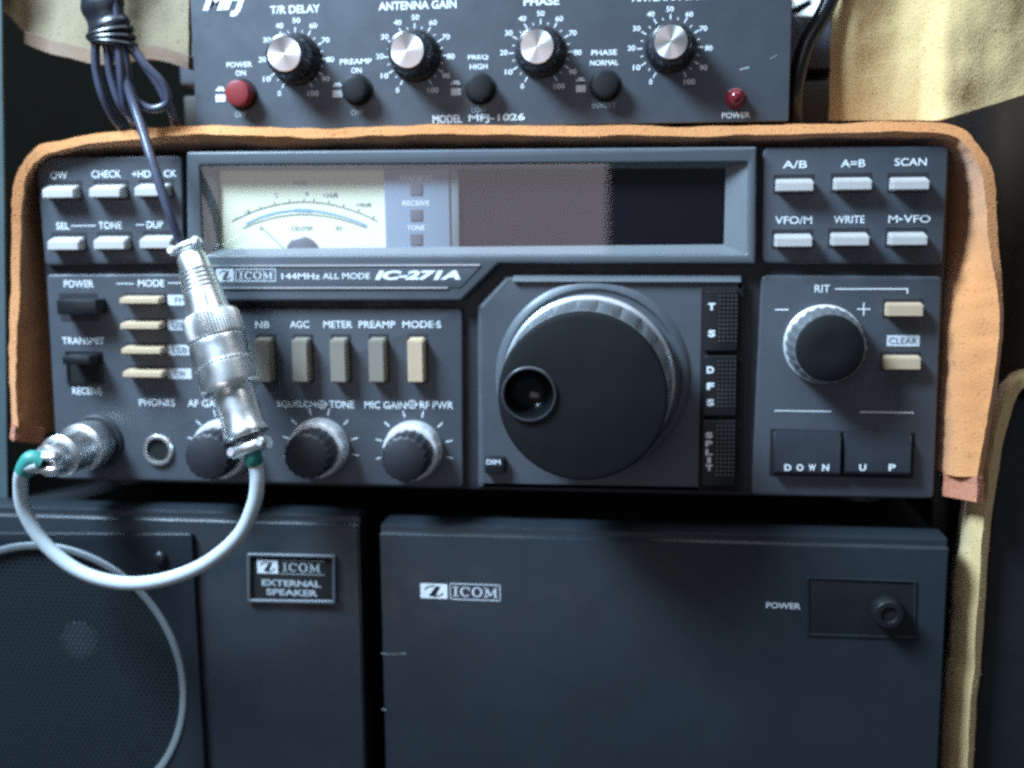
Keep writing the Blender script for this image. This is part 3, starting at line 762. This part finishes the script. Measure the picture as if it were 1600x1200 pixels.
# left cloth
bl = [(-6, 8), (20, 30), (40, 52), (75, 66), (110, 74), (150, 84), (190, 82), (225, 76), (260, 80), (296, 92)]
rw = []
for t in (0, .3, .6, 1):
    rw.append([(x + (1 - t) * 4, -70 + (y + 70) * t, -80 + 14 * math.sin(i * 1.3 + 1.5 * t) + 16 * t) for i, (x, y) in enumerate(bl)])
lc = drape('folded_cloth', 'greyish yellow cloth with a brown hem behind the tied black cables', 'olivecloth', rw, 9, 5, 8, nu=6, nv=8, fuzz=12000, nap=5)
rows = []
for dy in (-4, 6, 17): rows.append([at(x + 2, y + dy, -62 + 14 * math.sin(i * 1.3 + 1.5)) for i, (x, y) in enumerate(bl)][2:])
link('hem', sheet(rows, 12, amp=3, nu=6, nv=3, seed=5), 'brownhem', lc, sharp=60)

# ================================================================== CONTROL BOX ON TOP
HF = -6
a, b, c, d = rect(300, -70, 1236, 192, HF)
tun = thing('phasing_unit', 'dark metal control box with four silver-capped knobs and a red button standing on the radio', 'control box', ((a + b) / 2, 300, c))
tb = link('box_front', slab([rounded([(a, d), (b, d), (b, c - 6), (a, c - 6)], 3)], HF - 8, HF, 1.5), 'panel', tun)
link('box_case', B(a + 3, b - 3, -640, HF - 8, c - 4, d - 3, bev=3), 'case', tun)
def dial_knob(cx, cy, capx, capy):
    q = at(cx, cy, HF)
    bm = bmesh.new()
    for i in range(11):
        an = math.radians(240 - 30 * i)
        stroke(bm, [(q.x + 41 * math.cos(an), q.z + 41 * math.sin(an)), (q.x + 49 * math.cos(an), q.z + 49 * math.sin(an))], 1.8, HF + .6)
        if i < 10:
            am = an - math.radians(15); stroke(bm, [(q.x + 41 * math.cos(am), q.z + 41 * math.sin(am)), (q.x + 45 * math.cos(am), q.z + 45 * math.sin(am))], 1.4, HF + .6)
    link('dial_scale', bm, 'white', tb)
    bm = bmesh.new()
    for i in range(11):
        an = math.radians(240 - 30 * i); px = cx + (53 + (cx - 466) * .0125) * math.cos(an); py = cy - 61 * math.sin(an)
        text_into(bm, str(i * 10), px, py, (5 if i == 0 else 12 if i < 10 else 17), 8.5, HF + .6, bold=.02)
    link('lettering', bm, 'white', tb)
    kr = K(cx, cy)
    kn = link('dial_knob', Lt([(40, 0), (40, 5), (38, 9), (36, 11), (35, 13)], (q.x, -HF, q.z), seg=72, k=kr), 'black', tun)
    link('knob_body', Lt([(33, 10), (34, 13, 1), (31.5, 50, 1), (30, 55), (26, 57)], (q.x, -HF, q.z), seg=80, k=kr, mod=lambda k, a, j: .03 if k % 4 < 2 else -.01), 'gloss', kn)
    link('knob_cap', Lt([(25.5, 55), (26, 57), (25.3, 58.4), (3, 58.8)], (q.x, -HF, q.z), seg=64, k=kr), 'brushed', kn)
# turned cap: concentric grooves give the two bright fans
m = bpy.data.materials.new('turned_aluminium'); m.use_nodes = True; p = m.node_tree.nodes['Principled BSDF']
p.inputs['Base Color'].default_value = (.86, .87, .86, 1); p.inputs['Metallic'].default_value = 1; p.inputs['Roughness'].default_value = .34; p.inputs['Anisotropic'].default_value = .85
tg = m.node_tree.nodes.new('ShaderNodeTangent'); tg.direction_type = 'RADIAL'; tg.axis = 'Y'; m.node_tree.links.new(tg.outputs[0], p.inputs['Tangent']); M['brushed'] = m
for v in ((463, 93, 0, 0), (649, 88, 0, 0), (845, 82, 0, 0), (1047, 75, 0, 0)): dial_knob(*v)
def round_button(cx, cy, r, H, m, top, bot, ty, tw=40):
    q = at(cx, cy, HF)
    k = link('round_button', Lt([(r, 0), (r, H - 4), (r - 1.5, H - 1), (r - 5, H), (2, H + .4)], (q.x, -HF, q.z), seg=48), m, tun)
    link('button_collar', Lt([(r + 4, 0), (r + 4, 2), (r + 1, 3)], (q.x, -HF, q.z), seg=48), 'void', k)
    for s, x, y, w in top + bot: letter(tb, s, x, y, w, 8.5, HF + .6, bold=.02, m='white' if y < cy else 'dimwhite')  # captions below the button take dimmer ink, painting the shadow there
round_button(379, 148, 20, 26, 'red', [('POWER', 374, 101, 40), ('ON', 376, 114, 16)], [('OFF', 376, 179, 18)], 0)
k = [o for o in bpy.data.objects if o.name.startswith('round_button')][-1]; k['label'] = 'dark red round button'
round_button(559, 141, 20, 26, 'black', [('PREAMP', 556, 96, 50), ('ON', 557, 110, 16)], [('OFF', 558, 176, 20)], 0)
round_button(751, 139, 20, 26, 'black', [('FREQ', 747, 90, 32), ('HIGH', 748, 104, 28)], [('LOW', 749, 172, 24)], 0)
round_button(946, 134, 20, 26, 'black', [('PHASE', 944, 82, 40), ('NORMAL', 944, 98, 44)], [('INVERT', 944, 165, 38)], 0)
for x, y in ((344, 145), (527, 138), (712, 135), (907, 130)):            # pushed-in / pushed-out marks
    bm = bmesh.new(); bar(bm, x - 7, y - 6, x + 7, y - 3, HF + .6); bar(bm, x - 7, y + 3, x + 8, y + 14, HF + .6)
    bar(bm, x - 4, y - 9, x + 5, y - 6.5, HF + .6)
    link('button_mark', bm, 'white', tb)
for s, x, y, w, hh in (('T/R DELAY', 461, 14.5, 78, 13), ('ANTENNA GAIN', 652, 8, 122, 13.5), ('PHASE', 846, 2, 56, 13), ('ANTENNA GAIN', 1046, -6, 118, 14), ('POWER', 1150, 180, 44, 9), ('MODEL', 699, 186, 46, 13), ('MFJ-1026', 776, 185, 88, 14)):
    letter(tb, s, x, y, w, hh, HF + .6, bold=.025)
letter(tb, 'MFJ', 353, 3, 74, 46, HF + .6, bold=.05, shear=.45, name='logo')
bm = bmesh.new(); stroke(bm, [xz(1156, 109, HF), xz(1171, 105, HF)], 2.2, HF + .5); stroke(bm, [xz(1203, 92, HF), xz(1214, 86, HF)], 1, HF + .5); link('scratch', bm, 'led_white', tb)
q = at(1149, 154, HF)
link('power_lamp', Lt([(15, 0), (15, 3), (12, 5), (12, 12), (10.5, 18), (7, 22), (2, 24)], (q.x, -HF, q.z), seg=40), 'redlamp', tun)

# ================================================================== LOWER BOXES
HO = 44.0                                                       # the lower boxes stand a little further forward
# speaker
sp0 = rect(-120, 838, 566, 1300, -8)
ZF = at(1000, 1400, 0).z
ex = thing('external_speaker', 'dark grey loudspeaker box with round mesh grille at the lower left under the radio', 'loudspeaker', ((sp0[0] + sp0[1]) / 2, 300, ZF))
xa, xb = sp0[0], sp0[1]
ztop = at(560, 822, -8).z
def cabinet(par, xa, xb, zt, m, holes=(), hf=-8, depth=1200):
    """front frame with a chamfered upper lip, and the box behind it"""
    bm = bmesh.new()
    prof = [(hf - 60, ZF), (hf, ZF), (hf, zt - 3), (hf - 2, zt), (hf - 7, zt + 3), (hf - 9, zt + 11), (hf - 15, zt + 15), (hf - 60, zt + 15)]
    A = [bm.verts.new((xa, -hh, z)) for hh, z in prof]; C_ = [bm.verts.new((xb, -hh, z)) for hh, z in prof]
    n = len(prof)
    for i in range(n):
        j = (i + 1) % n; bm.faces.new((A[i], A[j], C_[j], C_[i]))
    bm.faces.new(A[::-1]); bm.faces.new(C_)
    bmesh.ops.recalc_face_normals(bm, faces=bm.faces[:])
    bmesh.ops.bevel(bm, geom=[e for e in bm.edges if all(abs(v.co.x - xa) < .1 for v in e.verts) or all(abs(v.co.x - xb) < .1 for v in e.verts)], offset=3, segments=2, affect='EDGES')
    f = link('front_panel', bm, m, par)
    link('cabinet', B(xa + 6, xb - 6, -depth, hf - 60, ZF, zt + 11, bev=4), 'case', par)
    return f
sf = cabinet(ex, xa, xb, ztop, 'psu', hf=-14)
# grille panel, standing slightly proud, with the round opening
cxg, czg = xz(80, 1063, -10); kg = K(80, 1063, -4)
g4 = [(-110, 832), (300, 834), (322, 1230), (-110, 1230)]
circ = [(cxg + 206 * kg * math.cos(2 * PI * i / 96), czg + 206 * kg * math.sin(2 * PI * i / 96)) for i in range(96)]
gp = link('grille_panel', slab([rounded([xz(x, y, -4) for x, y in g4], 6), circ], -13.5, -3, 2.5), 'psu', ex)
bm = Lt([(211, -4), (213, 0), (211, 4), (206, 4.5), (202, 2), (201, -6)], (cxg, 4, czg), k=kg, seg=128, cap0=False, cap1=False)
link('grille_ring', bm, 'ringgrey', ex)
bm = bmesh.new(); ring = [bm.verts.new((cxg + 204 * kg * math.cos(2 * PI * i / 96), 9.5, czg + 204 * kg * math.sin(2 * PI * i / 96))) for i in range(96)]; bm.faces.new(ring)
gr = link('grille_mesh', bm, 'grille', ex)
# keep the box's own front clear behind the grille: cone and dust cap set in front of it
link('speaker_cone', Lt([(203, -12.7), (200, -12.2), (60, -13.2)], (cxg, 0, czg), seg=96, k=kg), 'void', ex)
cc = at(125, 1002, -14)
link('dust_cap', Lt([(36, -12.5), (33, -10.8), (22, -10.1), (2, -9.9)], (cc.x, 0, cc.z), seg=64), 'dustcap', ex)
for x, y in ((251, 872),):
    q = at(x, y, -3); link('screw', Lt([(12, 0), (12, 5), (8, 9), (2, 10)], (q.x, 3, q.z), seg=32), 'black', ex)
# badge
bd = link('badge_frame', pslab([(385, 865), (524, 868), (525, 945), (386, 942)], -14, -6, 2.2, 4, holes=[([(391, 870), (519, 873), (519, 939), (391, 937)], 2)]), 'bezel', ex)
pt = link('badge_plate', pslab([(390, 869), (520, 872), (520, 940), (390, 938)], -14, -11.5, .4), 'void', bd)
emblem(pt, 402, 875, 434, 896, -11, 'label', 'psu')
bm = serif_word(bmesh.new(), 'ICOM', 441, 880, 500, 894, -11)
for q4 in ((437, 876, 507, 877), (437, 897, 507, 898)): bar(bm, *q4, -11)
link('logo', bm, 'dimwhite', pt)
letter(pt, 'EXTERNAL', 455, 911.5, 92, 10, -11, 'dimwhite', bold=.03); letter(pt, 'SPEAKER', 456, 926, 80, 10, -11, 'dimwhite', bold=.03)
# power supply
p0 = rect(593, 850, 1482, 1150, -8)
ps = thing('power_supply', 'wide dark grey power supply box with a small round switch, under the radio', 'power supply', ((p0[0] + p0[1]) / 2, 300, ZF))
zt = (at(600, 834, -8).z + at(1480, 858, -8).z) / 2
pf = cabinet(ps, xz(593, 836, -8)[0], xz(1484, 856, -8)[0], zt, 'psu')
emblem(pf, 657, 912, 699, 935, -7.4, 'white', 'psu')
bm = bmesh.new()
for x0, y0, x1, y1 in ((703, 912.5, 782, 914), (703, 936.5, 782, 938), (703, 914, 704.4, 936.5), (780.6, 914, 782, 936.5)): bar(bm, x0, y0, x1, y1, -7.4)
serif_word(bm, 'ICOM', 707, 917.5, 777, 933, -7.4); link('logo', bm, 'label', pf)
letter(pf, 'POWER', 1224, 946.5, 54, 9.5, -7.4, 'label', bold=.03)
rc = link('switch_recess', pslab([(1260, 902), (1434, 908), (1432, 1001), (1260, 995)], -14, -6, 2.2, 3, holes=[([(1266, 905), (1428, 911), (1427, 995), (1266, 990)], 2)]), 'psu', ps)
link('recess_floor', pslab([(1265, 904), (1429, 910), (1428, 996), (1265, 991)], -12, -7.6, .3), 'case', rc)
q = at(1384, 952, -7)
sb = link('switch_button', Lt([(23, 0), (24, 3), (23, 22), (20, 26), (13, 26.5), (11, 22), (2, 21)], (q.x, 7, q.z), seg=48), 'black', ps)
link('button_recess', Lt([(11, 21.5), (9, 22.2), (2, 22.4)], (q.x, 7, q.z), seg=32), 'void', sb)
bm = bmesh.new()
for (x0, y0, x1, y1, w) in ((596, 1021, 606, 1022, 2), (620, 1022, 634, 1021, 1.6), (597, 1108, 603, 1109, 2), (598, 1022, 630, 1022, .7)):
    stroke(bm, [xz(x0, y0, -7.6), xz(x1, y1, -7.6)], w, -7.6)
link('scratch', bm, 'led_white', pf)

for o_ in (ex, ps): o_.location.y -= HO * S
HO = 0.0
# ================================================================== RIGHT SIDE, BACKGROUND
# second covered unit at the right
c0 = xz(1572, 640, -20)
eq = thing('covered_equipment', 'black equipment box at the right edge below the yellow cloth', 'equipment box', (c0[0] + 250, 200, ZF))
link('front_panel', slab([rounded([(c0[0] - 6, at(1572, 622, -20).z), (c0[0] + 500, at(1572, 622, -20).z), (c0[0] + 500, ZF), (c0[0] - 70 + 40, ZF)], 22)], -60, -20, 4), 'case', eq)
link('cabinet', B(c0[0] + 6, c0[0] + 490, -900, -60, ZF, at(1572, 630, -60).z, bev=10), 'case', eq)
fr = [(1514, 1290), (1516, 1200), (1522, 1100), (1530, 1000), (1536, 900), (1543, 820), (1552, 740), (1563, 680), (1576, 630), (1598, 598), (1640, 592), (1720, 594)]
bk = [(1470, 1290), (1474, 1200), (1480, 1100), (1490, 1000), (1498, 900), (1508, 820), (1524, 740), (1544, 680), (1560, 628), (1588, 590), (1640, 582), (1720, 584)]
drape('cover_cloth', 'beige cloth strip hanging down the side of the black box at the right edge', 'yellow',
      [[(x, y, 6) for x, y in fr], [(x - 8, y, -26) for x, y in [((a[0] + b[0]) / 2, (a[1] + b[1]) / 2) for a, b in zip(fr, bk)]], [(x, y, -120) for x, y in bk], [(x - 10, y, -700) for x, y in bk]], 16, 4, 11, nu=8, nv=5, fuzz=30000)
# grey instrument behind the control box
a, b, c, d = rect(225, 24, 1345, 200, -240)
gc = thing('grey_instrument', 'low grey instrument case behind the control box, seen at both its ends', 'instrument case', ((a + b) / 2, 500, c))
link('case', B(a + 40, b, -560, -300, at(800, 120, -300).z, at(800, 34, -300).z, bev=6), 'grey_case', gc)
link('base', B(a + 50, b - 10, -560, -290, c, at(800, 138, -290).z, bev=4), 'brown', gc)
M['brownshade'] = cloth_mat('dark_brown_shade', (.028, .015, .007), (.015, .008, .004))
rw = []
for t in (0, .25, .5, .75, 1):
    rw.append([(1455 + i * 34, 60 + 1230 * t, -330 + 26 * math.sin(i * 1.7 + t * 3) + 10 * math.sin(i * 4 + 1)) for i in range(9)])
drape('brown_shade_sheet', 'added dark brown sheet for the shade in the gap behind the right side of the radio', 'brownshade', rw, 9, 5, 15, nu=5, nv=8, fuzz=6000)  # added sheet, its dark brown paints the shade in this gap
# papers
def paper(pts, lbl, h0=-280):
    bm = bmesh.new(); P_ = [at(x, y, hh) for x, y, hh in pts]
    f = bm.faces.new([bm.verts.new(p) for p in P_]); n = (P_[1] - P_[0]).cross(P_[2] - P_[0]).normalized()
    r = bmesh.ops.extrude_face_region(bm, geom=[f]); bmesh.ops.translate(bm, verts=[v for v in r['geom'] if isinstance(v, bmesh.types.BMVert)], vec=n * 3)
    link('paper_sheet', bm, 'paper', None, lbl, 'paper')
paper([(1241, 27, -250), (1274, 27, -250), (1330, -50, -330), (1262, -50, -330), (1268, 10, -262)], 'white paper corner between the control box and the thick black cable')
paper([(1234, 2, -270), (1234, 14, -270), (1262, 0, -300), (1262, -40, -340), (1234, -40, -340)], 'small pale paper scrap at the top edge right of the control box')
paper([(252, -30, -140), (264, 4, -140), (297, 22, -140), (297, -30, -140)], 'white paper corner behind the left end of the control box')
# thick cable at right
link('loose_cable', Tb([at(1330, -70, -60), at(1306, -20, -60), at(1285, 25, -60), at(1262, 65, -64), at(1248, 110, -70), at(1243, 150, -80), at(1243, 190, -95), at(1243, 215, -110)], 13, seg=16),
     'tapeblack', None, 'thick black cord curving down between the control box and the yellow cloth', 'cable')
# cabinet edge at left
a0, a1 = at(-60, -80, 30), at(8, -80, 30)
bm = bmesh.new(); vs = []
for y in (-80, 1290):
    for (x, hh) in ((-160, -30), (1 + (y + 80) * .012, -30), (4 + (y + 80) * .012, -38), (4 + (y + 80) * .012, -220), (-160, -220)): vs.append(bm.verts.new(at(x, y, hh)))
n = 5
for i in range(n):
    j = (i + 1) % n; bm.faces.new((vs[i], vs[j], vs[j + n], vs[i + n]))
bm.faces.new(vs[:n]); bm.faces.new(vs[n:][::-1])
link('rack_upright', bm, 'post', None, 'blue grey metal upright along the left edge beside the cloth', 'rack')
link('desk', B(-2600, 2600, -1500, 700, ZF - 60, ZF), 'desk', kind='structure')
link('gloom_backdrop', B(-2600, 2600, -1520, -1500, ZF - 60, 1500), 'gloom', kind='structure')  # added near-black backdrop, keeps the space behind everything dark

# ================================================================== LIGHT
w = bpy.data.worlds.new('World'); sc.world = w; w.use_nodes = True
bg = w.node_tree.nodes['Background']; bg.inputs[0].default_value = (.35, .42, .5, 1); bg.inputs[1].default_value = .25
def area(name, loc, target, sx, sy, power, color):
    l = bpy.data.lights.new(name, 'AREA'); l.shape = 'RECTANGLE'; l.size = sx; l.size_y = sy; l.energy = power; l.color = color
    o = bpy.data.objects.new(name, l); col.objects.link(o); o.location = loc
    o.rotation_euler = (Vector(target) - Vector(loc)).to_track_quat('-Z', 'Y').to_euler(); return o
area('window_light', (-.38, -.29, .53), (-.04, 0, 0), .25, .19, 20.0, (.55, .77, 1.0))
area('ceiling_lamp', (.05, -.16, .78), (.05, -.02, 0), 1.0, .45, 4.2, (.90, .94, 1.0))
area('wall_reflection_light', (-.277, -1.0, .085), (-.277, 0, .085), .566, .27, 1.1, (.95, .88, 1.0))  # added lamp standing in for a pale wall mirrored in the window glass

# ------------------------------------------------------------------ render
sc.view_settings.view_transform = 'Standard'; sc.view_settings.look = 'None'; sc.view_settings.exposure = 0; sc.view_settings.gamma = 1
sc.render.engine = 'CYCLES'
sc.cycles.use_denoising = False
sc.cycles.pixel_filter_type = 'BLACKMAN_HARRIS'; sc.cycles.filter_width = 2.8
sc.cycles.max_bounces = 8; sc.cycles.transparent_max_bounces = 12
sc.cycles.caustics_reflective = False; sc.cycles.caustics_refractive = False
